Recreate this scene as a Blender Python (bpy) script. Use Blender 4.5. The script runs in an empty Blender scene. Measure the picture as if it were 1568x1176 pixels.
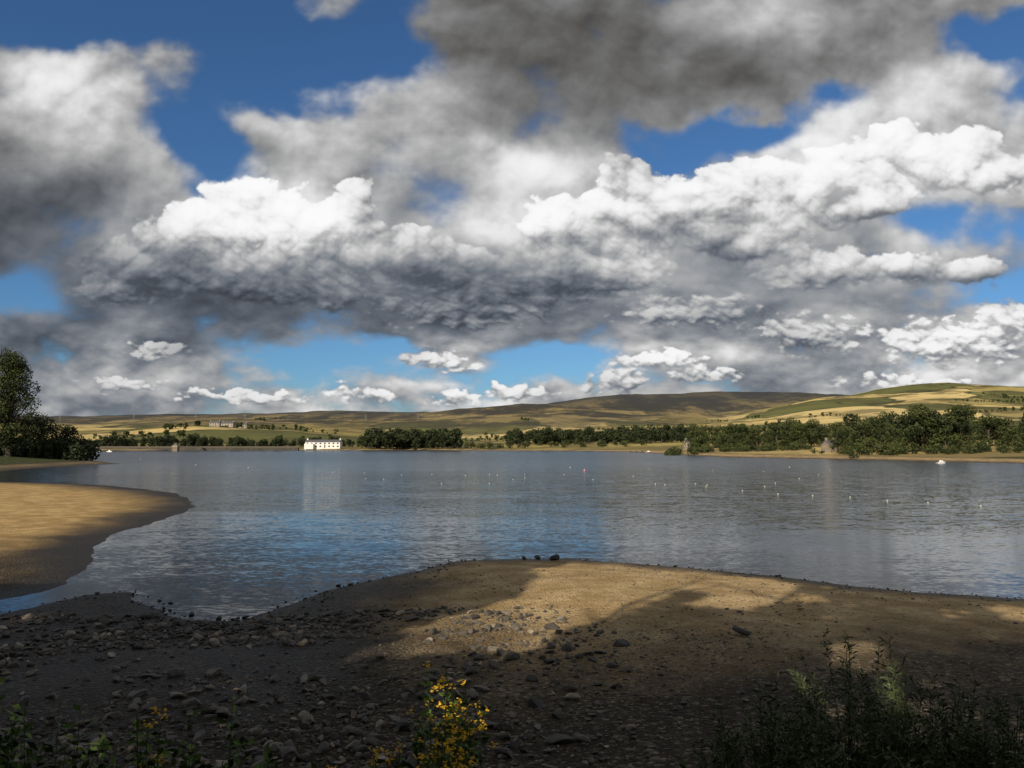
import bpy, bmesh, math, random
import numpy as np
from mathutils import Vector, Matrix
random.seed(4); rng=np.random.default_rng(4)
sc=bpy.context.scene
CAMH=4.5; F=1150.0; PITCH=math.atan(92/F)
# ---------- survey helpers (bearings from the viewpoint on the bank -> world metres)
def ray(px,py):
    u=(px-784)/F; v=(588-py)/F
    return u, math.cos(PITCH)-v*math.sin(PITCH), math.sin(PITCH)+v*math.cos(PITCH)
def G(px,py,z=0.0):
    x,y,w=ray(px,py); t=(z-CAMH)/w
    return (x*t,y*t)
def X(px,y): return (px-784)/F*y
SUN_EL=math.radians(27); SUN_AZ=math.radians(30)
LD=Vector((math.sin(SUN_AZ)*math.cos(SUN_EL),math.cos(SUN_AZ)*math.cos(SUN_EL),-math.sin(SUN_EL)))

# ---------- numpy noise
def _h(ix,iy,s):
    ix=ix.astype(np.int64); iy=iy.astype(np.int64)
    n=(ix*374761393+iy*668265263+s*974634777)&0xffffffff
    n=((n^(n>>13))*1274126177)&0xffffffff
    n=n^(n>>16)
    return (n&0xffff)/65535.0
def vn(x,y,s=0):
    x0=np.floor(x); y0=np.floor(y); fx=x-x0; fy=y-y0
    fx=fx*fx*(3-2*fx); fy=fy*fy*(3-2*fy)
    a=_h(x0,y0,s); b=_h(x0+1,y0,s); c=_h(x0,y0+1,s); d=_h(x0+1,y0+1,s)
    return (a*(1-fx)+b*fx)*(1-fy)+(c*(1-fx)+d*fx)*fy
def fbm(x,y,s=0,o=4):
    r=0;a=1;t=0
    for i in range(o):
        r=r+a*vn(x*2**i+i*17.3,y*2**i-i*9.1,s+i); t+=a; a*=.5
    return r/t-0.5
def sstep(a,b,x):
    t=np.clip((x-a)/(b-a),0,1); return t*t*(3-2*t)
_rp=np.random.default_rng(11)
GA=_rp.uniform(0,2*np.pi,(256,256)).astype(np.float32); GX=np.cos(GA); GY=np.sin(GA)
def perl(x,y,s=0):
    x=x+s*13.7; y=y+s*7.3
    x0=np.floor(x).astype(np.int32); y0=np.floor(y).astype(np.int32); fx=x-x0; fy=y-y0
    u=fx*fx*fx*(fx*(fx*6-15)+10); v=fy*fy*fy*(fy*(fy*6-15)+10)
    def g(i,j):
        a=(y0+j)&255; b=(x0+i)&255
        return GX[a,b]*(fx-i)+GY[a,b]*(fy-j)
    return ((g(0,0)*(1-u)+g(1,0)*u)*(1-v)+(g(0,1)*(1-u)+g(1,1)*u)*v)*1.4
def pf(x,y,s=0,o=6,g=.50):
    r=0;a=1;t=0
    for i in range(o): r=r+a*perl(x*2**i,y*2**i,s+i*3); t+=a; a*=g
    return r/t
def bil(x,y,s=0,o=5,g=.46):
    r=0;a=1;t=0
    for i in range(o): r=r+a*np.abs(perl(x*2**i,y*2**i,s+i*3)); t+=a; a*=g
    return r/t
# ---------- clouds: coverage / luminance by direction
COV=["5421165AAAAAAAAAA","6313104AAAAAAA932","AA951148AAAAAA996","AAA6239AAAAAA6AA5","AAA49AAAA9312AAA9","AAA48AAAAA5599AAA","AAA69AA9A9AAAAAA9","A9AAAAAAAAAAAA743","88AAAAAAAAAAAAA85","47AAAAAAAAAAAA942","AAAA96AAAAAAAAAAA","AAAA5138249AAAAAA","AAA978777989AAAAA","AAA998889AAAAAAAA"]
LUM=[[4,4,4,4,4,6,5,4.2,4,4,4.4,5.2,6.2,5,5,6,6],
[4,4,4,4,4,4,4,4,4,3.7,4,4.6,6.2,4.5,5,5,5],
[6.4,7.4,7,5,5,5.4,5.4,5,4.2,3.8,3.8,4.1,4.6,5,7.2,7.2,6.4],
[7.2,8.4,7.4,5.3,5.3,6.5,6.6,5.8,4.7,3.9,3.7,3.8,4.8,6.2,7.8,7.3,6.2],
[6.2,7.8,6.8,5.3,6.8,7.4,7,6.1,5.2,4.7,4.6,6,6,8.2,8.4,7.2,6.7],
[4.8,5.9,5.8,4.8,5.8,6.9,6.6,6.7,8,7.8,5.3,7,8.6,9.4,9.4,8.8,7.7],
[3.7,4.1,5.2,8.6,9.8,8.9,5.7,6.7,7.9,8.5,8.6,8.7,8.8,8.4,8.9,8.4,6.2],
[3.5,3.9,5.8,8,9.8,9.4,6,7,9.2,7.7,6.7,6.5,7.3,6.3,5.8,5.3,5.2],
[3.9,3.8,4.6,4.8,6.3,6.3,5.4,5.1,5,5.8,7,4.7,6.4,7,7,6.8,6.2],
[5,4.2,4,3.7,3.7,4.1,4.2,4,4,4.5,5.9,5.4,5.5,5.5,5.5,5,4.8],
[3.9,3.8,4.6,4.1,4.1,4.2,4,4,4.5,5,5.5,4.9,5.5,6,6.6,7.8,7.2],
[4.3,4.5,5.6,4.8,5.2,5.2,5.2,7,5.3,5.3,7.6,7,5.2,6.1,7.8,7.4,6.6],
[4.8,5,5.8,6,6,6.9,6.5,7,6.5,5.9,5.8,5.8,5.8,6,6.7,6.7,6.1],
[5.2,5.4,6,6.2,6.4,6.9,6.9,6.9,6.9,6.4,6.2,6.2,6.2,6.2,6.4,6.4,6.4]]
COV=np.array([[10 if c=='A' else int(c) for c in r] for r in COV],float)/10; LUM=np.array(LUM)/10
def crw(t): return [-.5*t+t*t-.5*t**3,1-2.5*t*t+1.5*t**3,.5*t+2*t*t-1.5*t**3,-.5*t*t+.5*t**3]
def table(T,px,py):
    gx=np.clip(px/100,0,15.999); gy=np.clip(py/50,0,12.999)
    ix=gx.astype(int); iy=gy.astype(int); wx=crw(gx-ix); wy=crw(gy-iy); r=0
    for j in range(4):
        yy=np.clip(iy+j-1,0,13); q=0
        for i in range(4): q=q+wx[i]*T[yy,np.clip(ix+i-1,0,16)]
        r=r+wy[j]*q
    return r
FR=[(435,345,95,62),(395,315,50,42),(330,350,75,48),(265,360,60,42),(200,400,80,40),(540,312,30,42),(510,370,60,50),(330,430,190,45),(470,440,120,45),(180,450,60,30),
 (850,345,70,45),(900,335,45,35),(640,390,70,42),(780,430,170,55),(700,480,140,34),(930,420,100,45),(950,275,50,30),
 (1060,310,75,50),(1130,290,60,45),(1220,290,80,48),(1300,265,60,50),(1370,240,75,60),(1440,250,70,50),(1520,265,80,45),(1620,280,90,45),(1150,375,130,38),(1310,320,110,38),(1000,340,60,40),
 (1250,425,110,30),(1400,415,80,26),(1050,480,120,28),(1000,554,85,16),(680,553,58,20),(1440,530,120,40),(1240,515,90,32),(1550,505,60,50),(950,590,50,20),(240,535,50,15),(530,603,55,15),(590,610,25,10),(790,602,60,14),(710,612,50,14),(420,612,70,10),(190,592,70,12),(330,606,60,10),(1480,420,60,25),(1400,590,110,16),(1080,575,70,12)]
def clouds(px,py,res):
    k=np.clip((680-py)/420,.30,1)       # clouds shrink toward the horizon
    lo=sstep(.75,.35,k)
    def N(fn,s,sc,o,mx=1.6,my=3.0):
        a=fn(px/sc,py/sc*1.3,s,o); b=fn(px/sc*mx,py/sc*my,s+31,o); return a*(1-lo)+b*lo
    wa=(38*(1-lo)+20*lo)
    wx=N(pf,1,160,5)*wa*2.2; wy=N(pf,2,160,5)*wa*1.3
    X1=px+wx; Y1=py+wy
    c=table(COV,X1,Y1); L=table(LUM,X1,Y1)
    n1=N(pf,3,190,8); b1=N(bil,4,150,6)-.2
    D=c-.52+n1*.74+b1*.32
    aB=sstep(-.10,.36,D)
    def relief(D,s):
        sx,sy=-int(round(s*.45*res)),-int(round(s*res))
        q=np.roll(np.roll(D,-sy,0),-sx,1); return D-q
    H=n1*.9+b1*.7
    rB=relief(H,8)*.32+relief(H,22)*.40+relief(H,45)*.24+relief(aB,14)*.10
    nb_=N(pf,9,150,6)
    LB=L+.015+np.clip(rB,-.3,.4)*(.08+.66*L)+nb_*.10*(.2+L)
    LB=LB+(1-aB)*.05
    X2=px+N(pf,5,70,5,2.0,3.6)*wa*1.0; Y2=py+N(pf,6,70,5,2.0,3.6)*wa*.7
    Ff=np.zeros_like(px); TS=np.zeros_like(px); MS=np.full_like(px,.05)
    for (cx,cy,rx,ry) in FR:
        d0=(Y2-cy)/ry; dy=np.where(d0>0,d0*1.35,d0); q=((X2-cx)/rx)**2+dy*dy
        m=np.exp(-q*1.1); Ff=1-(1-Ff)*(1-m); TS+=m*m*np.clip(-d0,-1.3,1.3); MS+=m*m
    T=TS/MS
    b2=N(bil,7,80,7,2.4,4.4)-.2; n2=N(pf,8,110,6,2.0,3.6)
    DF=Ff+b2*(.82+.35*lo)+n2*(.55+.35*lo)
    wide=np.clip(.10+.22*sstep(.3,-1.0,T)+.12*lo,.1,.45)
    aF=sstep(.44-wide*.3,.44+wide,DF)*sstep(.12,.3,Ff)
    H2=DF*.5+b2*.75+n2*.25
    rF=relief(H2,5)*.42+relief(H2,13)*.48+relief(H2,30)*.40
    LF=table(LUM,px+wx*.5,py+wy*.5+8)
    LF=LF+.03+T*.12*(.25+LF)+np.clip(rF,-.30,.42)*(.02+.86*LF)
    LB=LB-.07*sstep(.08,.4,Ff)*sstep(.5,.8,L)
    A=1-(1-aB)*(1-aF); LL=(LB*(1-aF)+LF*aF)
    LL=np.where(LL>.82,.82+(1-np.exp(-(LL-.82)/.17))*.17,LL)
    LL=np.clip(LL,.24,1.0)
    lin=LL**2.2
    cool=sstep(.75,.3,LL)*sstep(150,430,py)
    col=np.stack([lin*(1-.19*cool),lin*(1-.05*cool),lin*(1+.18*cool)],-1)
    warm=sstep(.5,.25,LL)*sstep(300,100,py)*sstep(500,700,px); col*=np.stack([1+.04*warm,1+0*warm,1-.05*warm],-1)
    return col,np.clip(A,0,1)
def mkimg(name,w_,h_,az0,az1,el0,el1,front):
    az=np.linspace(az0,az1,w_); el=np.linspace(el1,el0,h_)
    AZ,EL=np.meshgrid(az,el)
    if front:
        x=np.sin(AZ)*np.cos(EL); y=np.cos(AZ)*np.cos(EL); z=np.sin(EL)
        yc=y*math.cos(PITCH)+z*math.sin(PITCH); zc=-y*math.sin(PITCH)+z*math.cos(PITCH)
        px=784+F*x/yc; py=588-F*zc/yc
    else:
        px=784+F*AZ*1.0; py=680-F*EL*1.2; px=800+np.abs(((px-800)+1600)%3200-1600)*.98
    py=np.clip(py,-900,690)
    col,A=clouds(px.astype(np.float64),py.astype(np.float64),w_/(az1-az0)/F)
    im=bpy.data.images.new(name,w_,h_,alpha=True,float_buffer=True); im.colorspace_settings.name='Linear Rec.709'; im.alpha_mode='CHANNEL_PACKED'
    P=np.concatenate([col,A[...,None]],-1)[::-1].astype(np.float32)
    im.pixels.foreach_set(np.ascontiguousarray(P).ravel()); im.update(); im.pack(); return im
DEG=math.pi/180
imA=mkimg('cloud_field_front',1800,820,-45*DEG,45*DEG,-1*DEG,40*DEG,True)
imB=mkimg('cloud_field_around',1024,256,-math.pi,math.pi,0,math.pi/2,False)
# ---------- shore polygons
near=[G(*p) for p in [(0,938),(60,926),(130,912),(200,906),(232,928),(300,948),(370,956),(420,938),(450,925),(500,905),(570,888),(640,876),(690,861),(740,857),(800,855),(870,855),(940,860),(1000,865),(1100,874),(1200,885),(1300,896),(1400,905),(1568,916)]]
near=near+[(40,20),(90,5),(250,-60),(250,-300),(-250,-300),(-250,0),(-60,17),(-30,19)]
bar=[G(*p) for p in [(0,922),(60,908),(105,893),(128,872),(132,850),(155,828),(190,812),(250,797),(288,783),(299,773),(290,762),(255,753),(200,747),(150,742),(30,738),(0,738)]]
bar=bar+[(-110,92),(-250,100),(-250,22),(-60,19),(-40,20)]
left=[G(*p) for p in [(-250,728),(0,722),(70,716),(130,712.5),(190,710),(150,706),(120,703),(141,699),(145,694),(140,690.5)]]+[(-340,700),(-1800,900),(-1800,110)]
far=[G(*p) for p in [(130,690.3),(300,690),(460,689.6),(560,690),(620,689.4),(700,690),(800,690.5),(900,691),(960,692),(1050,697),(1100,700),(1300,704),(1568,710),(1900,716)]]+[(400,120),(3000,-200),(9000,0),(9000,9500),(-9000,9500),(-9000,700),(-1000,640)]
def sdist(poly,x,y):
    n=len(poly); dmin=np.full(x.shape,1e18); ins=np.zeros(x.shape,bool)
    for i in range(n):
        ax,ay=poly[i]; bx,by=poly[(i+1)%n]
        ex,ey=bx-ax,by-ay; L=ex*ex+ey*ey+1e-9
        t=np.clip(((x-ax)*ex+(y-ay)*ey)/L,0,1)
        dmin=np.minimum(dmin,(x-ax-t*ex)**2+(y-ay-t*ey)**2)
        if ay!=by:
            c=((ay>y)!=(by>y))&(x<(bx-ax)*(y-ay)/(by-ay)+ax); ins^=c
    d=np.sqrt(dmin); return np.where(ins,d,-d)
cols=[-600,0,150,300,450,600,700,800,950,1100,1250,1400,1568,2100]
rows={650:[676,678,680,680,682,684,685,684,682,678,673,670,668,668],
1000:[668,668,667,658,662,674,679,677,671,666,660,656,652,652],
1500:[656,656,655,653,656,664,668,664,658,650,640,632,630,630],
2200:[647,647,646,644,645,650,646,641,641,640,612,600,600,602],
2600:[650,650,650,648,648,648,640,634,640,644,606,590,594,598],
3200:[646,646,646,645,643,640,630,622,632,634,622,612,612,612],
4000:[640,640,640,636,631,632,636,628,604,600,604,615,615,615],
5600:[660,660,655,650,645,645,645,640,630,630,630,635,635,635]}
ys=[120,300]+sorted(rows)
tab=[[2.0]*len(cols),[4.0]*len(cols)]
for y_ in sorted(rows): tab.append([(680-p)/F*y_+CAMH for p in rows[y_]])
tab=np.array(tab)
def hillz(x,y):
    yy=np.clip(y,120,5600); px=784+F*x/np.maximum(y,60.)
    j=np.clip(np.searchsorted(ys,yy)-1,0,len(ys)-2); ysa=np.array(ys,float)
    t=(yy-ysa[j])/(ysa[j+1]-ysa[j])
    Z=np.array([np.interp(px,cols,r) for r in tab])
    k=np.arange(len(x))
    def sm(j_): return Z[np.clip(j_,0,len(ys)-1),k]
    a,b=sm(j),sm(j+1)
    ts=t*.5+.5*t*t*(3-2*t)
    z=a*(1-ts)+b*ts
    amp=np.interp(yy,[120,600,1500,3000,5600],[.4,1.5,34,54,24])
    z+=amp*fbm(x/380,y/380,5,6)
    return z
def terrain(x,y):
    x=np.asarray(x,float); y=np.asarray(y,float)
    r=np.hypot(x,y)
    jit=fbm(x/2.2,y/2.2,1,4)*np.clip(r/25,.5,1)*1.1+np.where(r>120,fbm(x/14,y/14,2,3)*5,0)
    dn=sdist(near,x,y)+jit*.8; db=sdist(bar,x,y)+jit*1.0
    dl=sdist(left,x,y)+jit*.6; df=sdist(far,x,y)+jit*.5
    zn=np.where(dn>0,.058*np.minimum(dn,22),.06*dn)
    zn=zn+np.where(dn>0,1.75*sstep(7.5,.5,y)+.06*fbm(x/1.3,y/1.3,8,4)*np.clip(dn,0,1)+.2*fbm(x/5,y/5,9,3)*np.clip(dn/5,0,1),0)
    zb=np.where(db>0,.035*np.minimum(db,12)+.05*fbm(x/6,y/6,3,3)*np.clip(db/3,0,1),.05*db)
    zl=np.where(dl>0,.07*np.minimum(dl,25)+.3*fbm(x/12,y/12,4,3)*np.clip(dl/5,0,1),.1*dl)
    zf=np.where(df>0,np.minimum(.13*df,1.2)+(hillz(x,y))*sstep(5,140,df),.1*df)
    z=np.maximum(np.maximum(zn,zb),np.maximum(zl,zf)); z=np.maximum(z,-1.5)
    return z,dn,db,dl,df
def tz(x,y): 
    return float(terrain(np.array([x]),np.array([y]))[0][0])

# ---------- mesh helpers
def mesh_np(name,V,Fc,mats=(),smooth=False,attrs=None,coll=None):
    V=np.ascontiguousarray(V,dtype=np.float32); Fc=np.ascontiguousarray(Fc,dtype=np.int32)
    me=bpy.data.meshes.new(name); n,k=Fc.shape
    me.vertices.add(len(V)); me.vertices.foreach_set('co',V.ravel())
    me.loops.add(n*k); me.loops.foreach_set('vertex_index',Fc.ravel())
    me.polygons.add(n); me.polygons.foreach_set('loop_start',np.arange(0,n*k,k,dtype=np.int32))
    me.polygons.foreach_set('use_smooth',np.full(n,smooth))
    me.update(calc_edges=True)
    if attrs:
        for an,(dom,arr) in attrs.items():
            a=me.attributes.new(an,'FLOAT',dom); a.data.foreach_set('value',np.ascontiguousarray(arr,dtype=np.float32))
    ob=bpy.data.objects.new(name,me); sc.collection.objects.link(ob)
    for m in mats: me.materials.append(m)
    return ob
class NB:
    def __init__(s,t): s.t=t
    def n(s,ty,**k):
        nd=s.t.nodes.new(ty)
        for a,b in k.items(): setattr(nd,a,b)
        return nd
    def put(s,sock,v):
        if isinstance(v,bpy.types.NodeSocket): s.t.links.new(v,sock)
        elif v is not None:
            if hasattr(sock,'default_value') and isinstance(v,(tuple,list)) and sock.type=='RGBA' and len(v)==3: v=(*v,1)
            sock.default_value=v
    def m(s,op,a,b=None,c=None,clamp=False):
        nd=s.n('ShaderNodeMath',operation=op,use_clamp=clamp)
        for i,v in enumerate((a,b,c)):
            if v is not None: s.put(nd.inputs[i],v)
        return nd.outputs[0]
    def v(s,op,a,b=None,sc=None):
        nd=s.n('ShaderNodeVectorMath',operation=op); s.put(nd.inputs[0],a)
        if b is not None: s.put(nd.inputs[1],b)
        if sc is not None: s.put(nd.inputs['Scale'],sc)
        return nd.outputs['Value'] if op in('DOT_PRODUCT','LENGTH') else nd.outputs['Vector']
    def noise(s,P,scale,detail=4,rough=.5,col=False,dist=0):
        nd=s.n('ShaderNodeTexNoise'); s.put(nd.inputs['Vector'],P)
        nd.inputs['Scale'].default_value=scale; nd.inputs['Detail'].default_value=detail; nd.inputs['Roughness'].default_value=rough; nd.inputs['Distortion'].default_value=dist
        return nd.outputs['Color' if col else 'Fac']
    def vor(s,P,scale,feature='F1',out='Distance',rnd=1):
        nd=s.n('ShaderNodeTexVoronoi',feature=feature); s.put(nd.inputs['Vector'],P)
        nd.inputs['Scale'].default_value=scale; nd.inputs['Randomness'].default_value=rnd
        return nd.outputs[out]
    def mr(s,x,a,b,c=0,d=1,ty='SMOOTHSTEP'):
        nd=s.n('ShaderNodeMapRange',interpolation_type=ty); s.put(nd.inputs['Value'],x)
        for k,v in (('From Min',a),('From Max',b),('To Min',c),('To Max',d)): s.put(nd.inputs[k],v)
        return nd.outputs['Result']
    def mix(s,f,a,b,bt='MIX'):
        nd=s.n('ShaderNodeMix',data_type='RGBA',blend_type=bt)
        s.put(nd.inputs['Factor'],f); s.put(nd.inputs[6],a); s.put(nd.inputs[7],b)
        return nd.outputs[2]
    def ramp(s,f,st,interp='LINEAR'):
        nd=s.n('ShaderNodeValToRGB'); cr=nd.color_ramp; cr.interpolation=interp
        while len(cr.elements)<len(st): cr.elements.new(.5)
        for e,(p,c) in zip(cr.elements,st): e.position=p; e.color=(*c,1)
        s.put(nd.inputs[0],f); return nd.outputs[0]
    def attr(s,name):
        return s.n('ShaderNodeAttribute',attribute_name=name).outputs['Fac']
def newmat(name):
    m=bpy.data.materials.new(name); m.use_nodes=True; t=m.node_tree
    b=t.nodes['Principled BSDF']; return m,NB(t),b
def simple(name,col,rough=.8,var=.25,scale=3.0,bump=0):
    m,nb,b=newmat(name)
    tc=nb.n('ShaderNodeTexCoord').outputs['Object']
    n=nb.noise(tc,scale,3,.6)
    c=nb.mix(nb.mr(n,.3,.7),tuple(x*(1-var) for x in col),tuple(min(1,x*(1+var)) for x in col))
    nb.put(b.inputs['Base Color'],c); b.inputs['Roughness'].default_value=rough
    return m
# ---------- WORLD
w=bpy.data.worlds.new("World"); sc.world=w; w.use_nodes=True
nb=NB(w.node_tree); bg=w.node_tree.nodes['Background']
sky=nb.n('ShaderNodeTexSky',sky_type='NISHITA'); sky.sun_disc=False
sky.sun_elevation=SUN_EL; sky.sun_rotation=math.radians(210); sky.altitude=200; sky.dust_density=.6; sky.ozone_density=2.5
skyc=nb.mix(1.0,sky.outputs[0],(.42,.66,.88),'MULTIPLY')
gen=nb.n('ShaderNodeTexCoord').outputs['Generated']
sp=nb.n('ShaderNodeSeparateXYZ'); nb.put(sp.inputs[0],gen)
az=nb.m('ARCTAN2',sp.outputs[0],sp.outputs[1]); el=nb.m('ARCSINE',sp.outputs[2])
def tex(im,az0,az1,el0,el1):
    cb=nb.n('ShaderNodeCombineXYZ'); nb.put(cb.inputs[0],nb.mr(az,az0,az1,0,1,'LINEAR')); nb.put(cb.inputs[1],nb.mr(el,el0,el1,0,1,'LINEAR'))
    t=nb.n('ShaderNodeTexImage',extension='EXTEND',interpolation='Linear'); t.image=im; nb.put(t.inputs[0],cb.outputs[0]); return t.outputs
tA=tex(imA,-45*DEG,45*DEG,-1*DEG,40*DEG); tB=tex(imB,-math.pi,math.pi,0,math.pi/2)
msk=nb.m('MULTIPLY',nb.mr(nb.m('ABSOLUTE',az),38*DEG,44*DEG,1,0),nb.mr(el,34*DEG,39*DEG,1,0))
cc=nb.mix(msk,tB[0],tA[0]); ca=nb.m('ADD',nb.m('MULTIPLY',tA[1],msk),nb.m('MULTIPLY',tB[1],nb.m('SUBTRACT',1.0,msk)))
col=nb.mix(ca,skyc,nb.v('SCALE',cc,sc=10.0))
nb.put(bg.inputs[0],col); bg.inputs[1].default_value=.1
try: w.cycles.sampling_method='MANUAL'; w.cycles.sample_map_resolution=512
except Exception as ex: print(ex)
# ---------- SUN
sl=bpy.data.lights.new('sun','SUN'); sl.energy=5; sl.angle=math.radians(.5); sl.color=(1,.88,.70)
so=bpy.data.objects.new('sun',sl); sc.collection.objects.link(so); so.rotation_euler=LD.to_track_quat('-Z','Y').to_euler(); so.location=(-30,-50,40)
# ---------- CAMERA
cd=bpy.data.cameras.new('camera'); cam=bpy.data.objects.new('camera',cd); sc.collection.objects.link(cam); sc.camera=cam
cd.sensor_width=36; cd.lens=36*F/1568; cd.clip_end=30000; cd.clip_start=.05
cam.location=(0,0,CAMH); cam.rotation_euler=(math.pi/2+PITCH,0,0)
sc.view_settings.view_transform='Standard'; sc.view_settings.look='None'; sc.view_settings.exposure=0
# ---------- TERRAIN
aa=np.concatenate([np.linspace(-44,44,760),np.linspace(44,316,120)[1:-1]])*math.pi/180
rr=np.exp(np.linspace(math.log(.8),math.log(9000),680))
A,R=np.meshgrid(aa,rr); x=(R*np.sin(A)).ravel(); y=(R*np.cos(A)).ravel()
z,dn,db,dl,df=terrain(x,y)
nA,nR=len(aa),len(rr)
i=np.arange(nR-1)[:,None]; j=np.arange(nA)[None,:]; j2=(j+1)%nA
Fq=np.stack([i*nA+j,(i+1)*nA+j,(i+1)*nA+j2,i*nA+j2],-1).reshape(-1,4)[:,::-1]
c0=len(x); V=np.stack([x,y,z],1); V=np.vstack([V,[0,0,z[:nA].mean()]])
big=lambda a,b=0: np.append(a,b)
r_=np.hypot(x,y); px=784+F*x/np.maximum(y,5)
nz=fbm(x/3,y/3,21,4)
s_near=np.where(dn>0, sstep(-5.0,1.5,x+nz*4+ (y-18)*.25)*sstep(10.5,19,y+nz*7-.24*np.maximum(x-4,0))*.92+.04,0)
s_bar=np.where(db>0,sstep(.8,4,db+nz*3)*.9+.1,0)*sstep(22,42,y+nz*12)
s_left=np.where(dl>0,sstep(9,4,dl)*.6,0)
s_far=np.where((df>0),sstep(9,5,df+nz*2)*.9,0)
sand=np.maximum.reduce([s_near,s_bar,s_left,s_far])
wet=sstep(.75,.05,z/np.clip(r_/60,.35,3)*3.2+nz*.25)
wet=np.maximum(wet,.75*(dn>0)*sstep(-1,-5,x+nz*3)*sstep(.9,.3,z+nz*.3))
grass=np.clip(sstep(5,11,df)+sstep(5,12,dl)*(dl>0)+ .75*sstep(4.6,2.5,y+nz*2)*(dn>0),0,1)
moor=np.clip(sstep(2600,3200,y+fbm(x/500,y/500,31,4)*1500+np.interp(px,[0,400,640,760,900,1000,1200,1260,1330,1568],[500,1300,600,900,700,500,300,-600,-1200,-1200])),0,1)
moor=np.maximum(moor,sstep(1300,2200,y+fbm(x/300,y/300,33,4)*1300)*np.interp(px,[0,450,640,700,950,1150,1250],[0,.3,.9,1,.7,.2,0]))  # moor on the mid hills; its dark tone also stands in for cloud shadow
tm,nb,b=newmat('ground')
pos=nb.n('ShaderNodeNewGeometry').outputs['Position']
n1=nb.noise(pos,.9,6,.65); n2=nb.noise(pos,9,4,.7); v1=nb.vor(pos,17,'F1','Color'); v1d=nb.vor(pos,17,'F1','Distance')
peb=nb.n('ShaderNodeSeparateColor'); nb.put(peb.inputs[0],v1)
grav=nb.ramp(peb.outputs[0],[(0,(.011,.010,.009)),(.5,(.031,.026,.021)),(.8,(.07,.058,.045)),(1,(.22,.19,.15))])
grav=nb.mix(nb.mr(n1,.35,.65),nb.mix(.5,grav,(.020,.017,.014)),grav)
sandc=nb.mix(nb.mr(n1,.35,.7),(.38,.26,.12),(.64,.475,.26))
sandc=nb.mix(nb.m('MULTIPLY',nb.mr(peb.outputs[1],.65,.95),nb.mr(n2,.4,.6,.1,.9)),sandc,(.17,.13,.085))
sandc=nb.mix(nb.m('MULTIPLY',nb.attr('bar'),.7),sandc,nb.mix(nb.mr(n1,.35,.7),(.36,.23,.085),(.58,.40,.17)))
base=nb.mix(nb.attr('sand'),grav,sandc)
sc3=nb.v('MULTIPLY',nb.v('ADD',pos,nb.v('SCALE',nb.v('SUBTRACT',nb.noise(pos,.005,3,.55,col=True),(.5,.5,.5)),sc=180)),(1/240,1/260,0))
fc=nb.n('ShaderNodeSeparateColor'); nb.put(fc.inputs[0],nb.vor(sc3,1,'F1','Color',rnd=.9))
fe=nb.vor(sc3,1,'DISTANCE_TO_EDGE','Distance',rnd=.9)
field=nb.ramp(fc.outputs[0],[(0,(.12,.125,.04)),(.18,(.36,.29,.10)),(.38,(.58,.44,.18)),(.54,(.16,.165,.05)),(.64,(.62,.48,.21)),(.84,(.32,.265,.10))],'CONSTANT')
fn=nb.noise(pos,.008,9,.72); field=nb.mix(nb.mr(fn,.45,.55),nb.mix(.66,field,(.07,.062,.028)),field)  # dark heather patches, also painting in cloud shadow over the fields
field=nb.mix(nb.mr(fe,.015,.035,.8,0),field,(.03,.04,.015))
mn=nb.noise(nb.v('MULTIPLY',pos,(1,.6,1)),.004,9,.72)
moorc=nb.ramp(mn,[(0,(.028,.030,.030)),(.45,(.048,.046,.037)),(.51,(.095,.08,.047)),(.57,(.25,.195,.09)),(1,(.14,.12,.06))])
ps=nb.n('ShaderNodeSeparateXYZ'); nb.put(ps.inputs[0],pos)
moorc=nb.mix(nb.mr(ps.outputs[1],3000,3900,0,.82),moorc,(.043,.045,.050))  # distance haze painted into the far moor as a bluish tone
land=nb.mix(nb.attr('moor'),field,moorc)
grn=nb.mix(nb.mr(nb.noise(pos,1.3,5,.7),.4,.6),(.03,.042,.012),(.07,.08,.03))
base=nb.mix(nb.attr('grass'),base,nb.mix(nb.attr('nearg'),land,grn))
base=nb.mix(nb.m('MULTIPLY',nb.attr('wet'),.8),base,(.012,.010,.008))
nb.put(b.inputs['Base Color'],base)
nb.put(b.inputs['Roughness'],nb.mr(nb.attr('wet'),0,1,.95,.5)); b.inputs['Specular IOR Level'].default_value=.15
bp=nb.n('ShaderNodeBump'); bp.inputs['Strength'].default_value=1; bp.inputs['Distance'].default_value=.08
nb.put(bp.inputs['Height'],nb.m('ADD',nb.m('MULTIPLY',v1d,-.7),nb.m('ADD',n2,nb.m('MULTIPLY',n1,1.5)))); nb.put(b.inputs['Normal'],bp.outputs[0])
nearg=((r_<150)|(dl>0)).astype(float)
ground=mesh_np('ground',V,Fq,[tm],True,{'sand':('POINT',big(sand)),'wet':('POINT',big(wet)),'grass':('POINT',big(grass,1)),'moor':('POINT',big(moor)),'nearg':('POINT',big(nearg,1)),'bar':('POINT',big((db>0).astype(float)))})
bmg=bmesh.new(); bmg.from_mesh(ground.data); bmg.verts.ensure_lookup_table()
for k in range(nA):
    try: bmg.faces.new((bmg.verts[k],bmg.verts[(k+1)%nA],bmg.verts[c0]))
    except Exception: pass
bmg.to_mesh(ground.data); bmg.free()
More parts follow.
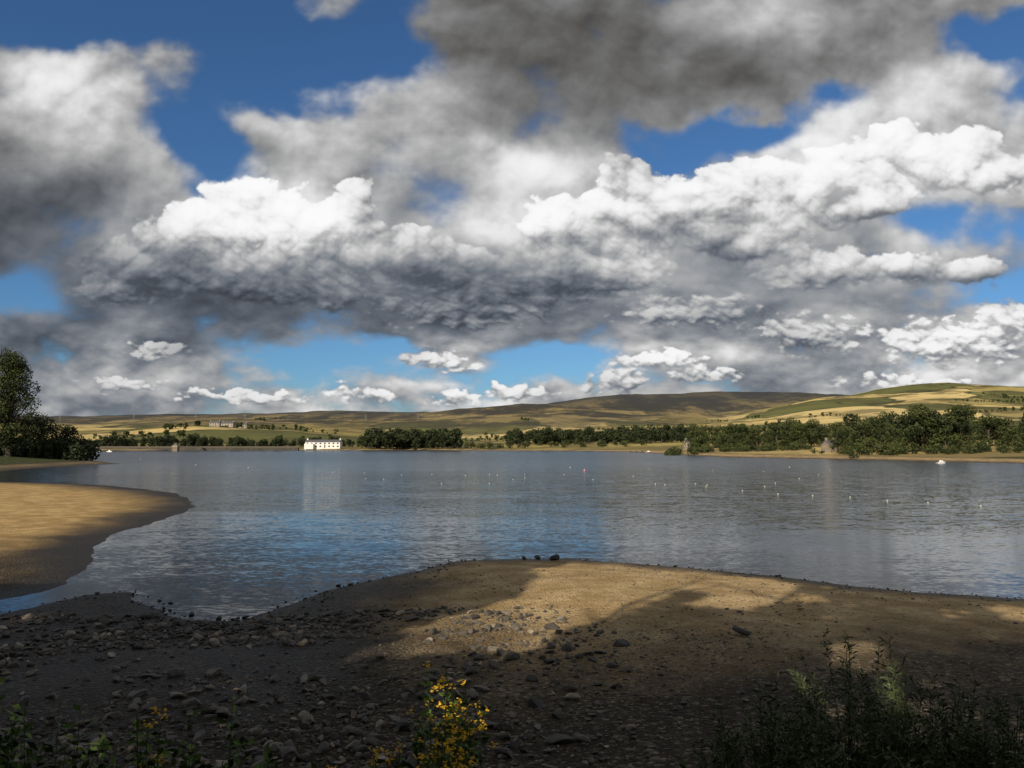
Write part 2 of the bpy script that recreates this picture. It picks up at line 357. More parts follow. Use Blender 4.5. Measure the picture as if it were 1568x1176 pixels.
# ---------- WATER
wm,nb,b=newmat('water')
pos=nb.n('ShaderNodeNewGeometry').outputs['Position']
b.inputs['Base Color'].default_value=(.012,.022,.033,1); b.inputs['IOR'].default_value=1.33
s3=nb.n('ShaderNodeSeparateXYZ'); nb.put(s3.inputs[0],pos)
nb.put(b.inputs['Roughness'],nb.mr(s3.outputs[1],40,260,.09,.24))
wa_=nb.noise(nb.v('MULTIPLY',pos,(1.0,2.1,1)),3.2,3,.62,col=True); wb_=nb.noise(nb.v('MULTIPLY',pos,(.5,1.3,1)),.9,2,.5,col=True)
patch=nb.noise(nb.v('MULTIPLY',pos,(.35,1.6,1)),.04,4,.6)
calm=nb.mr(nb.m('ADD',s3.outputs[1],nb.m('MULTIPLY',nb.m('SUBTRACT',patch,.5),70)),22,90,.17,1.0)
calm=nb.m('MULTIPLY',calm,nb.mr(patch,.35,.6,.6,1))
sl_=nb.v('ADD',nb.v('SUBTRACT',wa_,(.5,.5,.5)),nb.v('SCALE',nb.v('SUBTRACT',wb_,(.5,.5,.5)),sc=.38))
sl_=nb.v('SCALE',nb.v('MULTIPLY',sl_,(.42,1.05,0)),sc=calm)
nrm=nb.v('NORMALIZE',nb.v('ADD',sl_,(0,0,1)))
nb.put(b.inputs['Normal'],nrm)
gx,gy=np.meshgrid(np.linspace(-1500,1500,31),np.linspace(-20,780,17)); 
wi=np.arange(16)[:,None]; wj=np.arange(30)[None,:]
wF=np.stack([wi*31+wj,wi*31+wj+1,(wi+1)*31+wj+1,(wi+1)*31+wj],-1).reshape(-1,4)
mesh_np('water',np.stack([gx.ravel(),gy.ravel(),np.zeros(gx.size)],1),wF,[wm],False)
# ---------- STONES
def ico(sub):
    bm=bmesh.new(); bmesh.ops.create_icosphere(bm,subdivisions=sub,radius=1)
    v=np.array([q.co[:] for q in bm.verts]); f=np.array([[q.index for q in fa.verts] for fa in bm.faces]); bm.free(); return v,f
def stonevars(sub,n):
    v,f=ico(sub); out=[]
    for k in range(n):
        q=v.copy()
        for _ in range(9):
            nrm=rng.normal(size=3); nrm/=np.linalg.norm(nrm); dd=rng.uniform(.4,.8)
            s_=q@nrm; q=q-np.outer(np.maximum(s_-dd,0),nrm)
        q+=rng.normal(size=q.shape)*.03; q*=np.array([rng.uniform(.9,1.4),rng.uniform(.55,.9),rng.uniform(.45,.7)])
        out.append(q)
    return out,f
def scatter(name,xs,ys_,sizes,sub,mat,sink=.2):
    vs,f=stonevars(sub,12); zz=terrain(xs,ys_)[0]; VV=[];FF=[];SH=[]; nv=len(vs[0])
    for k in range(len(xs)):
        a=rng.uniform(0,6.28); c,s_=math.cos(a),math.sin(a); q=vs[rng.integers(12)]*sizes[k]
        q=np.stack([q[:,0]*c-q[:,1]*s_+xs[k],q[:,0]*s_+q[:,1]*c+ys_[k],q[:,2]+zz[k]+sizes[k]*sink],1)
        VV.append(q); FF.append(f+k*nv); SH.append(np.full(nv,rng.random()))
    return mesh_np(name,np.vstack(VV),np.vstack(FF),[mat],False,{'shade':('POINT',np.concatenate(SH))})
sm_,nb,b=newmat('stone'); pos=nb.n('ShaderNodeNewGeometry').outputs['Position']
s3=nb.n('ShaderNodeSeparateXYZ'); nb.put(s3.inputs[0],pos)
c=nb.ramp(nb.attr('shade'),[(0,(.045,.040,.036)),(.5,(.095,.083,.07)),(.85,(.16,.135,.105)),(1,(.34,.29,.22))])
c=nb.mix(nb.mr(nb.noise(pos,14,4,.7),.35,.65,0,.5),c,(.035,.031,.025))
c=nb.mix(nb.mr(s3.outputs[2],.03,.22,.7,0),c,(.012,.011,.010))
nb.put(b.inputs['Base Color'],c); b.inputs['Roughness'].default_value=.75
def inland(n,x0,x1,y0,y1,cond):
    xs=rng.uniform(x0,x1,n); yy=rng.uniform(y0,y1,n); t=terrain(xs,yy); k=cond(xs,yy,t[1],t[0]); return xs[k],yy[k]
nn=lambda x,y:fbm(x/2.5,y/2.5,77,3)
xs,yy=inland(19000,-14,5,7,20,lambda x,y,d,z:(d>.2)&(rng.random(len(x))<np.clip(.5+nn(x,y)*3.2,0.04,1)*sstep(2.6,-1.8,x-(y-12)*.1)*.55))
scatter('shore_stones',xs,yy,np.clip(rng.lognormal(-2.8,.5,len(xs)),.03,.19),2,sm_)
xs,yy=inland(60000,-16,18,7,28,lambda x,y,d,z:(d>-.3)&(rng.random(len(x))<np.clip(.35+nn(x,y)*1.5,.06,1)*np.where(y<16,1.5,.5)))
scatter('shore_pebbles',xs,yy,np.clip(rng.lognormal(-3.9,.5,len(xs)),.010,.07),1,sm_)
xs,yy=inland(60000,-16,22,15,32,lambda x,y,d,z:(np.abs(d+.05)<.12+.8*(fbm(x/2,y/2,3,2)>.14)*(x<2))&(rng.random(len(x))<.16))
scatter('waterline_stones',xs,yy,np.clip(rng.lognormal(-3.4,.5,len(xs)),.015,.14),1,sm_,.3)
xs=np.array([X(802,29.6),X(822,29.9),X(848,29.4),X(304,20.3),X(345,19.8),X(372,19.7),X(432,24.9),X(1104,28.6),X(262,20.9),X(1128,15.6),X(652,12.9),X(725,12.1)]);yy=np.array([29.6,29.9,29.4,20.3,19.8,19.7,24.9,28.6,20.9,15.6,12.9,12.1])
scatter('waterline_rocks',xs,yy,np.array([.13,.15,.24,.12,.11,.1,.07,.06,.1,.2,.14,.15]),2,sm_,.45)
# ---------- FOLIAGE
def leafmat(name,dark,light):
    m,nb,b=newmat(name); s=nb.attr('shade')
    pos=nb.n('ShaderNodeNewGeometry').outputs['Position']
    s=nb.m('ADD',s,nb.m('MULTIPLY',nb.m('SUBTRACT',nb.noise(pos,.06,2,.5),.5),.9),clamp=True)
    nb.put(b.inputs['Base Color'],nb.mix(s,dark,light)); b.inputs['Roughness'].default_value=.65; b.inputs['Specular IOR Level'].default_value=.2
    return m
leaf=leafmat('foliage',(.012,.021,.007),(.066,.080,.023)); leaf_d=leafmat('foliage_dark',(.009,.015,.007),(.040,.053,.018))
bark=simple('bark',(.07,.055,.04),.9,.3,8)
def tube(p0,p1,r0,r1,n=6):
    p0=np.array(p0,float);p1=np.array(p1,float); d=p1-p0; d/=np.linalg.norm(d)+1e-9
    a=np.cross(d,[0,0,1.]) if abs(d[2])<.95 else np.cross(d,[1.,0,0]); a/=np.linalg.norm(a); b_=np.cross(d,a)
    th=np.arange(n)/n*2*np.pi; c=np.outer(np.cos(th),a)+np.outer(np.sin(th),b_)
    V=np.vstack([p0+c*r0,p1+c*r1]); k=np.arange(n); Fq=np.stack([k,(k+1)%n,(k+1)%n+n,k+n],1); return V,Fq
def quads(C,size,asp=1.0):
    n=len(C); a=rng.normal(size=(n,3)); a/=np.linalg.norm(a,axis=1)[:,None]
    b_=rng.normal(size=(n,3)); b_-=a*(a*b_).sum(1)[:,None]; b_/=np.linalg.norm(b_,axis=1)[:,None]
    s=(np.asarray(size)*rng.uniform(.6,1.3,n))[:,None]*.5
    V=np.stack([C-a*s-b_*s*asp*.3,C-b_*s*asp,C+a*s+b_*s*asp*.2,C+b_*s*asp],1).reshape(-1,3)
    return V,np.arange(4*n).reshape(-1,4)
class Acc:
    def __init__(s): s.V=[];s.F=[];s.S=[];s.M=[];s.n=0
    def add(s,V,Fc,sh=.5,mi=0):
        s.V.append(V); s.F.append(Fc+s.n); s.n+=len(V); s.S.append(np.broadcast_to(np.asarray(sh,float),(len(V),))); s.M.append(np.full(len(Fc),mi,np.int32))
    def build(s,name,mats,smooth=False):
        ob=mesh_np(name,np.vstack(s.V),np.vstack(s.F),mats,smooth,{'shade':('POINT',np.concatenate(s.S))})
        ob.data.polygons.foreach_set('material_index',np.concatenate(s.M)); return ob
def crown_pts(n,lobes,H):
    L=np.array(lobes); w_=L[:,3]**2; k=rng.choice(len(L),n,p=w_/w_.sum())
    d=rng.normal(size=(n,3)); d/=np.linalg.norm(d,axis=1)[:,None]; rad=rng.uniform(.55,1.08,n)**.7
    C=L[k,:3]+d*rad[:,None]*np.stack([L[k,3],L[k,3],L[k,4]],1)
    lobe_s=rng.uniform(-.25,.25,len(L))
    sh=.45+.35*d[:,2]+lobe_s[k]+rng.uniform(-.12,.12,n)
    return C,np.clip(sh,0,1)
def template(H,W,nq,size,nl=9,conic=False):
    acc=Acc(); lobes=[]
    for k in range(nl):
        t=rng.uniform(.18,.9) if not conic else (k+.5)/nl*.86+.1
        rad=W*.5*(math.sin(math.pi*min(1,t*.8+.2))**.7 if not conic else (1-t)**.6*1.0+.08)
        a=rng.uniform(0,6.28); rr_=rad*rng.uniform(.2,.85); lr=W*rng.uniform(.16,.28)*(1 if not conic else .72)
        lobes.append((rr_*math.cos(a),rr_*math.sin(a),H*t,lr,lr*rng.uniform(.7,1.0)))
        acc.add(*tube((0,0,H*t*.55),(rr_*math.cos(a)*.9,rr_*math.sin(a)*.9,H*t),.02*H*(1-t)+.03,.03,4),.3,1)
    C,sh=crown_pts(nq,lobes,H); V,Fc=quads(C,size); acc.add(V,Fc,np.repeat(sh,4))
    acc.add(*tube((0,0,-.5),(0,0,H*.5),.028*H,.014*H,6),.3,1)
    return np.vstack(acc.V),np.vstack(acc.F),np.concatenate(acc.S),np.concatenate(acc.M)
T_near=[template(11,9,1500,.55,13) for _ in range(7)]
T_mid=[template(11,10,330,1.25,9) for _ in range(5)]
T_far=[template(9,10,60,2.6,6) for _ in range(4)]
T_bush=[template(3.2,5,220,.55,7) for _ in range(4)]
def wood(name,T,xs,ys_,smin,smax,mats=None):
    zz=terrain(xs,ys_)[0]; acc=Acc()
    for k in range(len(xs)):
        V,Fc,S,M=T[rng.integers(len(T))]; s=rng.uniform(smin,smax); a=rng.uniform(0,6.28); c,s_=math.cos(a),math.sin(a)
        Q=np.stack([(V[:,0]*c-V[:,1]*s_)*s+xs[k],(V[:,0]*s_+V[:,1]*c)*s+ys_[k],V[:,2]*s*rng.uniform(.85,1.15)+zz[k]-.1],1)
        acc.V.append(Q); acc.F.append(Fc+acc.n); acc.n+=len(V); acc.S.append(np.clip(S+rng.uniform(-.25,.25),0,1)); acc.M.append(M)
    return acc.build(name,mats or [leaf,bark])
def band(n,p0,p1,y0,y1):
    yy=rng.uniform(y0,y1,n); pp=rng.uniform(p0,p1,n); return (pp-784)/F*yy,yy
x_,y_=band(105,1282,1800,236,330); wood('woodland',T_near,x_,y_,.65,1.35)
x_,y_=band(75,1275,1750,218,240); wood('bankside_bushes',T_bush,x_,y_,.5,1.1)
x_,y_=band(70,1062,1275,330,430); wood('woodland',T_near,x_,y_,.5,1.15)
x_,y_=band(70,1020,1240,300,330); wood('bankside_bushes',T_bush,x_,y_,.5,1.0)
x_,y_=band(170,780,1065,600,780); wood('woodland',T_mid,x_,y_,.7,1.25,[leaf_d,bark])
x_,y_=band(95,560,700,540,640); wood('woodland',T_mid,x_,y_,.8,1.3,[leaf_d,bark])
x_,y_=band(90,140,432,530,555); wood('bank_trees',T_mid,x_,y_,.45,.85,[leaf_d,bark])
x_,y_=band(30,432,560,590,640); wood('bank_trees',T_mid,x_,y_,.35,.8,[leaf_d,bark])
x_,y_=band(40,700,1000,530,600); wood('bankside_bushes',T_bush,x_,y_,.7,1.4)
hx=[];hy=[]
for p0,p1,y0,y1,n in [(245,300,900,960,16),(300,330,1010,1040,6),(365,425,960,1010,16),(140,300,760,800,22),(850,1010,900,1000,45),(990,1260,800,900,50),(700,900,1100,1200,25)]:
    a,b2=band(n,p0,p1,y0,y1); hx.append(a);hy.append(b2)
for k in range(26):
    yc=rng.uniform(850,2300); pc=rng.uniform(60,1700); L=rng.uniform(60,220); ang=rng.normal(0,.35) if rng.random()<.5 else rng.uniform(1,2)
    n=int(L/9); t=np.linspace(-.5,.5,n)*L; xc=(pc-784)/F*yc
    hx.append(xc+t*math.cos(ang)+rng.normal(0,2,n)); hy.append(yc+t*math.sin(ang)+rng.normal(0,2,n))
wood('hedgerow_trees',T_far,np.concatenate(hx),np.concatenate(hy),.3,.9)
def bigtree(name,x0,y0,H,W,nq,size,mat,conic=True,nl=26):
    V,Fc,S,M=template(H,W,nq,size,nl,conic); V=V+np.array([x0,y0,tz(x0,y0)])
    a=Acc(); a.V=[V];a.F=[Fc];a.S=[S];a.M=[M]; return a.build(name,[mat,bark])
bigtree('poplar_tree',X(16,180),180,25,15,19000,.36,leaf,True,60)
bigtree('poplar_tree',X(-40,186),186,22,13,9000,.45,leaf_d,True,40)
bigtree('alder_tree',X(62,192),192,10.5,12,5600,.38,leaf_d,False,18)
bigtree('alder_tree',X(100,200),200,8.8,9.5,4200,.38,leaf_d,False,14)
bigtree('alder_tree',X(126,206),206,6.4,7,2600,.38,leaf_d,False,12)
x_,y_=band(90,-200,138,186,225); wood('bankside_bushes',T_bush,x_,y_,.9,1.7,[leaf_d,bark])
# ---------- trees behind the viewpoint (cast the foreshore shade)
lit=[G(*p,.45) for p in [(530,998),(600,958),(690,930),(770,905),(790,878),(850,845),(1000,850),(1130,868),(1215,885),(1240,915),(1150,940),(1075,930),(1050,902),(985,925),(930,950),(850,972),(790,1010),(690,1005)]]
lit2=[G(*p,.6) for p in [(1510,912),(1568,908),(1700,915),(1660,950),(1570,945)]]
lit3=[G(*p,.8) for p in [(1280,968),(1330,965),(1370,990),(1350,1010),(1300,1005)]]
acc=Acc(); n=115000
cx=rng.uniform(-46,16,n); cy=rng.uniform(-9,-1.5,n); cz=rng.uniform(2.5,22,n)
t=(cz-.5)/math.tan(SUN_EL); gx_=cx+t*math.sin(SUN_AZ); gy_=cy+t*math.cos(SUN_AZ)
jx=fbm(gx_/1.6,gy_/1.6,55,3)
ds=np.maximum.reduce([sdist(lit,gx_,gy_),sdist(lit2,gx_,gy_),sdist(lit3,gx_,gy_)])+jx*1.5
dens=np.where(gx_+0.15*(gy_-15)>4.5,.66,1.0)*np.clip(.85+fbm(gx_/1.2,gy_/2.2,58,3)*2.0,.22,1)
keep=(ds<-.1)&(rng.random(n)<dens)&(gy_<31+4*fbm(gx_/4,gx_*0,60,3))
keep&=~((gx_<-13)&(gy_>23.5))
keep&=(np.hypot(cx,cy)>3.0)
for (qx,qy,qz,rad,pr) in [(-.35,5.0,2.9,.7,.75),(2.5,5.5,2.9,.9,.5),(-2.8,4.7,2.7,.6,.7),(-1.9,4.7,2.7,.4,.6)]:
    tt=(cz-qz)/math.tan(SUN_EL); hd=np.hypot(cx+tt*math.sin(SUN_AZ)-qx,cy+tt*math.cos(SUN_AZ)-qy)
    keep&=~((hd<rad)&(tt>0)&(rng.random(n)<pr))
C=np.stack([cx,cy,cz],1)[keep]; V,Fc=quads(C,.55); acc.add(V,Fc,np.repeat(rng.uniform(.2,.8,len(C)),4))
for k in range(11):
    bx=-44+k*5.2+random.uniform(-1,1); by=random.uniform(-8,-4.5); H=random.uniform(16,19); gz=tz(bx,by)
    acc.add(*tube((bx,by,gz-.3),(bx+random.uniform(-.8,.8),by,gz+H*.9),.28,.06,8),.4,1)
    for q in range(9):
        h=random.uniform(3,H*.8); a=random.uniform(0,6.28); L=random.uniform(1.5,3)
        acc.add(*tube((bx,by,gz+h),(bx+L*math.cos(a),by+L*math.sin(a)*.6,gz+h+1.3),.08,.02,5),.4,1)
acc.build('shoreline_tree_belt',[leaf,bark])
# ---------- BUILDINGS
white=simple('white_render',(.78,.77,.74),.85,.05,.6); slate=simple('slate_roof',(.10,.10,.11),.7,.2,2); stonew=simple('stone_wall',(.20,.165,.12),.9,.25,1.5)
glass=simple('window_glass',(.03,.035,.04),.15,.1); doorm=simple('door_paint',(.08,.05,.04),.5,.1); lightstone=simple('pale_stone',(.36,.32,.26),.9,.15,1)
def part(name,V,Fs,mat,parent):
    me=bpy.data.meshes.new(name); me.from_pydata([tuple(v) for v in V],[],Fs); me.update(); me.materials.append(mat)
    o=bpy.data.objects.new(name,me); sc.collection.objects.link(o); o.parent=parent; return o
def box(x0,x1,y0,y1,z0,z1):
    V=[(x0,y0,z0),(x1,y0,z0),(x1,y1,z0),(x0,y1,z0),(x0,y0,z1),(x1,y0,z1),(x1,y1,z1),(x0,y1,z1)]
    return V,[(0,3,2,1),(4,5,6,7),(0,1,5,4),(1,2,6,5),(2,3,7,6),(3,0,4,7)]
def boxes(name,lst,mat,parent):
    V=[];Fs=[]
    for b_ in lst:
        v,f=box(*b_); k=len(V); V+=v; Fs+=[tuple(i+k for i in q) for q in f]
    return part(name,V,Fs,mat,parent)
def house(name,xc,yc,L,W,H,RH,rot=0,wall=stonew,bays=4,storeys=2,lift=0,door=True):
    e=bpy.data.objects.new(name,None); sc.collection.objects.link(e); e.location=(xc,yc,tz(xc,yc)+lift); e.rotation_euler=(0,0,rot)
    h=L/2; q=W/2
    V=[(-h,-q,-2),(h,-q,-2),(h,q,-2),(-h,q,-2),(-h,-q,H),(h,-q,H),(h,q,H),(-h,q,H),(-h,0,H+RH),(h,0,H+RH)]
    part('walls',V,[(0,1,5,4),(1,2,6,9,5),(2,3,7,6),(3,0,4,8,7)],wall,e)
    o=.35; s=RH/q; zE=H-o*s+.06; T=.18
    V=[(-h-o,-q-o,zE),(h+o,-q-o,zE),(h+o,0,H+RH+.06),(-h-o,0,H+RH+.06),(-h-o,q+o,zE),(h+o,q+o,zE)]
    V+= [(a,b2,c+T) for a,b2,c in V]
    part('roof',V,[(0,3,2,1),(6,7,8,9),(3,4,5,2),(9,8,11,10),(0,1,7,6),(4,10,11,5),(0,6,9,3),(3,9,10,4),(1,2,8,7),(2,5,11,8)],slate,e)
    wl=[];fr=[]
    sh=H/storeys
    for s_ in range(storeys):
        for b_ in range(bays):
            xx=-h+L*(b_+.5)/bays
            if door and s_==0 and b_==bays//2: continue
            z0=s_*sh+sh*.33; wl.append((xx-.6,xx+.6,-q-.04,-q+.05,z0,z0+sh*.42)); fr.append((xx-.75,xx+.75,-q-.10,-q+.04,z0-.15,z0-.01))
    boxes('windows',wl,glass,e); boxes('window_sills',fr,lightstone,e)
    if door: xx=-h+L*(bays//2+.5)/bays; boxes('door',[(xx-.5,xx+.5,-q-.05,-q+.05,0,2.1)],doorm,e)
    boxes('chimneys',[(-h+.2,-h+1.1,-.4,.4,H+RH*.6,H+RH+1.1),(h-1.1,h-.2,-.4,.4,H+RH*.6,H+RH+1.1)],wall,e)
    return e
h1=house('white_house',X(497,548),548,25,8,4.2,1.5,0,white,8,2,.6)
boxes('side_wing',[(-12.4,-6,-7.2,-4.02,-1,3.0)],white,h1)
for px_,y_,L,rot in [(330,1000,13,.1),(350,1015,16,-.05),(372,1005,11,.2)]: house('stone_farmhouse',X(px_,y_),y_,L,8,4.4,2.2,rot,lightstone,4,2,.5)
house('stone_cottage',X(1058,420),420,7.5,5,2.7,1.3,.05,lightstone,3,1,1.2)
house('stone_lodge',X(1270,262),262,5,4,2.2,1.6,.5,stonew,2,1,.2)
xs=np.array([X(1256,250),X(1284,248),X(1244,252)]); wood('bankside_bushes',T_bush,xs,np.array([250,248,252.]),.4,.6)
house('stone_farmhouse',X(910,1000),1000,11,7,4.4,2.2,.3,stonew,3,2,.2)
e=bpy.data.objects.new('dam_wall',None); sc.collection.objects.link(e)
xa,xb=X(143,522),X(458,522)
boxes('pitched_wall',[(xa,xb,521,524,-2,1.9)],simple('dam_stone',(.06,.055,.045),.9,.3,.4),e)
boxes('parapet',[(xa,xb,523.3,524.2,1.9,2.8)],simple('parapet_stone',(.10,.085,.065),.9),e); boxes('coping',[(xa,xb,523.1,524.4,2.8,2.95)],stonew,e)
e=bpy.data.objects.new('valve_tower',None); sc.collection.objects.link(e); e.location=(X(271,480),480,0)
boxes('shaft',[(-1.6,1.6,-1.6,1.6,-2,2.8)],stonew,e); boxes('parapet',[(-1.9,1.9,-1.9,1.9,2.8,3.4)],lightstone,e)
boxes('cabin',[(-1.1,1.1,-1.1,1.1,3.4,4.3)],stonew,e); part('roof',[(-1.4,-1.4,4.3),(1.4,-1.4,4.3),(1.4,1.4,4.3),(-1.4,1.4,4.3),(0,0,5.3)],[(0,3,2,1),(0,1,4),(1,2,4),(2,3,4),(3,0,4)],slate,e)
boxes('footbridge',[(-.7,.7,2.2,41,2.4,2.65),(-.7,-.62,2.2,41,3.3,3.4),(.62,.7,2.2,41,3.3,3.4)]+[(-.68,-.6,yy_,yy_+.1,2.65,3.3) for yy_ in range(3,41,3)],simple('iron',(.1,.1,.1),.6),e)
# ---------- BOATS & BUOYS
hullm=simple('white_gelcoat',(.8,.8,.78),.3,.03); red=simple('red_plastic',(.6,.16,.15),.4,.1); yel=simple('pale_plastic',(.60,.56,.42),.5,.1); dk=simple('dark_canopy',(.03,.04,.07),.6,.1)
def boat(xc,yc,L,rot):
    e=bpy.data.objects.new('motor_boat',None); sc.collection.objects.link(e); e.location=(xc,yc,0); e.rotation_euler=(0,0,rot)
    st=[(-.5,.36,.32),(-.2,.40,.32),(.15,.38,.36),(.38,.22,.42),(.5,.015,.5)]; V=[];Fs=[]
    for s_,w_,z_ in st:
        W_=w_*.42*L; V+=[(s_*L,-W_,z_*.42*L),(s_*L,-W_*.75,-.12),(s_*L,0,-.2),(s_*L,W_*.75,-.12),(s_*L,W_,z_*.42*L)]
    for k in range(4):
        for q in range(4): a=k*5+q; Fs.append((a,a+5,a+6,a+1))
        Fs.append((k*5,k*5+4,k*5+9,k*5+5))
    Fs.append((0,1,2,3,4)); part('hull',V,Fs,hullm,e)
    z0=.15*L
    V=[(-.15*L,-.12*L,z0),(.28*L,-.07*L,z0),(.28*L,.07*L,z0),(-.15*L,.12*L,z0),(-.13*L,-.10*L,z0+.16*L),(.10*L,-.06*L,z0+.16*L),(.10*L,.06*L,z0+.16*L),(-.13*L,.10*L,z0+.16*L)]
    part('cabin',V,[(4,5,6,7),(0,1,5,4),(2,3,7,6),(3,0,4,7)],hullm,e); part('windscreen',[V[1],V[2],V[6],V[5]],[(0,1,2,3)],glass,e)
    boxes('outboard_motor',[(-.56*L,-.5*L,-.04*L,.04*L,-.1,.22*L)],dk,e)
boat(X(1438,175),175,2.4,.3)
e=bpy.data.objects.new('jetty',None); sc.collection.objects.link(e); e.location=(X(1005,400),400,0)
boxes('deck',[(-14,6,-1,1,.45,.65)],simple('jetty_timber',(.12,.10,.08),.8),e); boxes('posts',[(k,k+.25,s_,s_+.25,-1,1.1) for k in range(-14,6,3) for s_ in (-1.26,1.01)],bark,e)
boat(X(992,394),394,3.4,.1)
for px_ in (152,170): boat(X(px_,430),430,3.2,random.uniform(-.3,.3))
def buoyV(x0,y0,r):
    v,f=ico(2); v=v*r*np.array([1,1,.9])+np.array([x0,y0,r*.35]); return v,f
A1=Acc()
lst=[(1010+k*(1490-1010)/8+random.uniform(-12,12),742+k*34/8+random.uniform(-2,2)) for k in range(9)]+[(500+k*52+random.uniform(-12,12),722+random.uniform(-4,4)+k*1.2) for k in range(9)]+[(random.uniform(560,1300),random.uniform(715,745)) for k in range(20)]+[(215,703),(300,712),(380,716),(560,733)]
for p in lst: q=G(*p); A1.add(*buoyV(q[0],q[1],.06 if p[1]>718 else .10))
A1.build('buoy_line',[yel],True)
e=bpy.data.objects.new('mooring_buoy',None); sc.collection.objects.link(e); q=G(895,721); e.location=(q[0],q[1],0)
v,f=buoyV(0,0,.20); part('float',v,[tuple(map(int,t)) for t in f],red,e); v,f=tube((0,0,.18),(0,0,.34),.03,.02); part('pickup_handle',v,[tuple(map(int,t)) for t in f],hullm,e)
# ---------- PYLONS
iron=simple('galvanised_steel',(.25,.26,.28),.5)
for px_,y_ in [(92,2100),(205,2000),(300,2050),(375,1950),(560,2400),(640,2200)]:
    a=Acc(); H=26; x0=X(px_,y_); z0=tz(x0,y_)-1
    for sx in(-1,1):
        for sy in(-1,1): a.add(*tube((x0+sx*2.4,y_+sy*2.4,z0),(x0+sx*.5,y_+sy*.5,z0+H),.16,.12,4))
    for h_ in (6,12,17):
        w0=2.4-1.9*h_/H; a.add(*tube((x0-w0,y_-w0,z0+h_),(x0+w0*.8,y_-w0*.8,z0+h_+5),.1,.1,4)); a.add(*tube((x0+w0,y_-w0,z0+h_),(x0-w0*.8,y_-w0*.8,z0+h_+5),.1,.1,4))
    for h_,wd in((17,4),(21,5),(25,3.5)): a.add(*tube((x0-wd,y_,z0+h_),(x0+wd,y_,z0+h_),.16,.16,4))
    a.build('electricity_pylon',[iron])
# ---------- NEAR PLANTS
stemm=simple('plant_stem',(.06,.085,.025),.7); yflow=simple('ragwort_flower',(.90,.56,.02),.6,.15); lv=leafmat('plant_leaf',(.05,.085,.018),(.14,.22,.05)); wl_=leafmat('willow_leaf',(.05,.068,.028),(.13,.16,.075))
def leafs(acc,base,dirs,L,wd,sh):
    n=len(base); d=dirs/np.linalg.norm(dirs,axis=1)[:,None]; s=np.cross(d,rng.normal(size=(n,3))); s/=np.linalg.norm(s,axis=1)[:,None]
    L=L[:,None]
    V=np.stack([base,base+d*L*.45+s*wd,base+d*L+np.array([0,0,-.1])*L,base+d*L*.5-s*wd],1).reshape(-1,3)
    acc.add(V,np.arange(4*n).reshape(-1,4),np.repeat(sh,4),0)
def ragwort(x0,y0,H,nh):
    z0=tz(x0,y0)-.03; a=Acc()
    for st in range(3):
        lean=rng.normal(0,.12,2); Hs=H*rng.uniform(.8,1.0); top=np.array([x0+lean[0],y0+lean[1],z0+Hs]); b0=np.array([x0+rng.normal(0,.03),y0+rng.normal(0,.03),z0])
        a.add(*tube(b0,top,.006,.003,5),.4,1)
        n=90; t=rng.uniform(.05,.97,n); leafs(a,b0+(top-b0)*t[:,None],np.stack([rng.normal(0,1,n),rng.normal(0,1,n),rng.uniform(0,.7,n)],1),rng.uniform(.05,.13,n)*(1.2-t*.6),.014,rng.uniform(.2,1,n))
        for k in range(max(3,nh//3)):
            h=b0+(top-b0)*rng.uniform(.74,1.0); an=rng.uniform(0,6.28); R_=rng.uniform(.02,.13); hp=h+np.array([R_*math.cos(an),R_*math.sin(an),rng.uniform(.02,.10)])
            a.add(*tube(h,hp,.003,.002,3),.4,1)
            for f_ in range(7):
                c=hp+rng.normal(0,.02,3)*np.array([1,1,.5]); tilt=rng.normal(0,.45,2); m=8
                th=np.arange(2*m)/(2*m)*6.283; rr_=np.where(np.arange(2*m)%2==0,.012,.006)*rng.uniform(.7,1.1)
                V=np.stack([c[0]+rr_*np.cos(th),c[1]+rr_*np.sin(th),c[2]+rr_*(np.cos(th)*tilt[0]+np.sin(th)*tilt[1])],1)
                V=np.vstack([V,[c+np.array([0,0,.006])],[c+np.array([.0005,0,.006])]])
                k2=np.arange(2*m); Fc=np.stack([k2,(k2+1)%(2*m),np.full(2*m,2*m+1),np.full(2*m,2*m)],1)
                a.add(V,Fc,.5,2)
    return a.build('ragwort_plant',[lv,stemm,yflow])
for px_,y0,H,nh in [(685,5.0,1.66,20),(745,5.2,1.58,20),(715,4.7,1.36,24),(655,4.8,1.30,18),(612,5.0,1.30,18),(690,4.5,1.12,24),(745,4.5,1.0,18),(640,4.6,1.05,14),(235,4.7,1.45,8),(430,4.5,1.0,8),(700,5.4,1.45,14)]:
    ragwort(X(px_,y0),y0,H,nh)
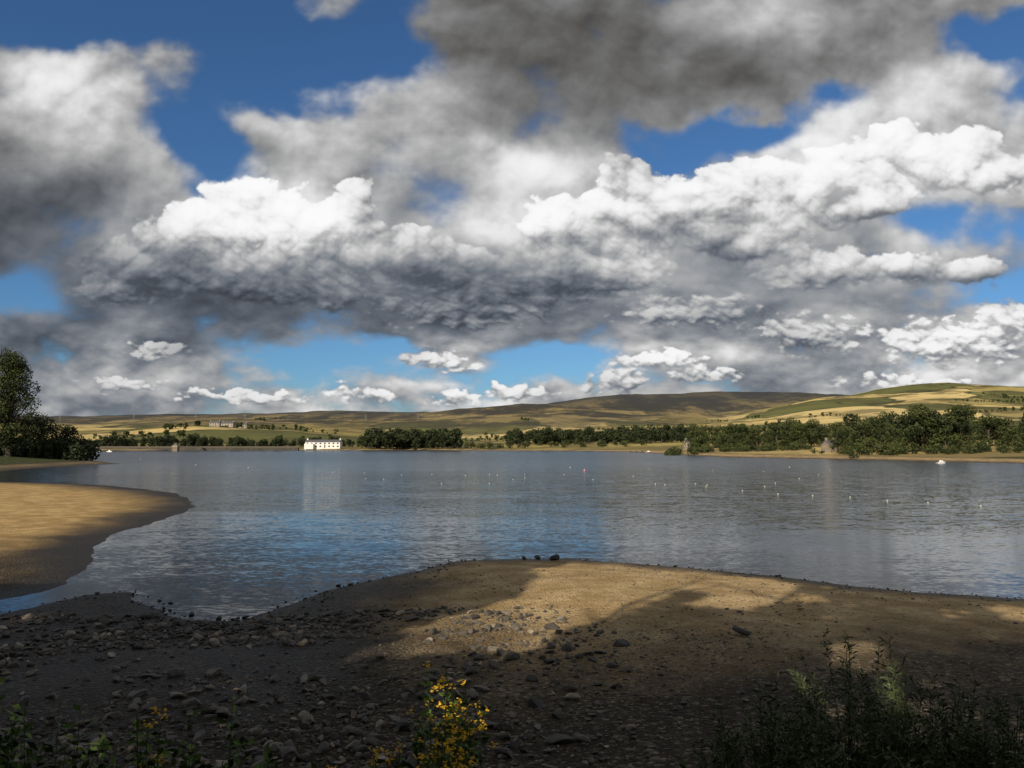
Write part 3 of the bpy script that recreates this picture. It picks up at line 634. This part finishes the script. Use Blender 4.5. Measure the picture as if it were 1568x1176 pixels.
def shrub(name,x0,y0,H,W,ns,nl,ll,lw,m):
    z0=tz(x0,y0)-.05; a=Acc()
    for k in range(ns):
        an=rng.uniform(0,6.28); sp_=rng.uniform(.1,1)*W; h=H*rng.uniform(.5,1.05)*(1-.25*sp_/W)
        p=[np.array([x0+rng.normal(0,.08),y0+rng.normal(0,.08),z0])]; tip=np.array([x0+sp_*math.cos(an),y0+sp_*math.sin(an),z0+h])
        mid=p[0]*.5+tip*.5+np.array([-math.cos(an)*.15*sp_,-math.sin(an)*.15*sp_,.08*h]); p+= [mid,tip]
        a.add(*tube(p[0],p[1],.006,.004,4),.4,1); a.add(*tube(p[1],p[2],.004,.0015,4),.4,1)
        n=nl; t=rng.uniform(.15,1.0,n); B=np.where((t<.5)[:,None],p[0]+(p[1]-p[0])*(t*2)[:,None],p[1]+(p[2]-p[1])*((t-.5)*2)[:,None])
        B=B+rng.normal(0,.012,B.shape)
        leafs(a,B,np.stack([rng.normal(0,1,n),rng.normal(0,1,n),rng.uniform(.2,1.6,n)],1),rng.uniform(.6,1.2,n)*ll,lw,rng.uniform(.1,1,n))
    return a.build(name,[m,stemm])
for px_,y0,H,W_ in [(1290,5.6,1.98,.5),(1370,5.4,1.86,.45),(1220,5.3,1.70,.36),(1440,5.4,1.68,.42),(1520,5.3,1.52,.42),(1170,5.6,1.62,.32),(1100,5.8,1.50,.32),(1330,4.9,1.5,.4),(1490,4.9,1.35,.4),(1410,4.8,1.3,.4),(1255,4.8,1.25,.35)]:
    shrub('willow_shrub',X(px_,y0),y0,H,W_,50,100,.065,.0065,wl_)
for px_,y0,H,W_ in [(10,4.9,1.75,.3),(60,4.8,1.55,.3),(120,4.9,1.5,.3),(180,4.8,1.45,.3),(300,4.8,1.4,.35),(360,4.9,1.5,.3),(250,5.0,1.45,.2),(560,4.8,1.2,.3),(800,4.8,1.2,.35),(850,5.0,1.15,.2),(480,4.8,1.2,.3),(420,4.7,1.2,.3),(960,4.7,.95,.3),(1040,4.8,1.05,.3)]:
    shrub('leafy_weed',X(px_,y0),y0,H,W_,24,30,.085,.018,lv)
shrub('sapling',X(645,9.5),9.5,.6,.15,6,22,.09,.018,lv); shrub('sapling',X(250,9),9,.5,.12,5,20,.08,.016,lv)
a=Acc(); n=14000; gx_=rng.uniform(-5,5,n); gy_=rng.uniform(2.6,5.8,n); k=fbm(gx_*1.2,gy_*1.2,91,3)>-.05; gx_,gy_=gx_[k],gy_[k]; n=len(gx_); gz=terrain(gx_,gy_)[0]
base=np.stack([gx_,gy_,gz-.02],1); leafs(a,base,np.stack([rng.normal(0,.4,n),rng.normal(0,.4,n),np.ones(n)],1),rng.uniform(.12,.45,n),.004,rng.uniform(0,.8,n)); a.build('grass',[lv,stemm])
print('done',len(bpy.data.objects))
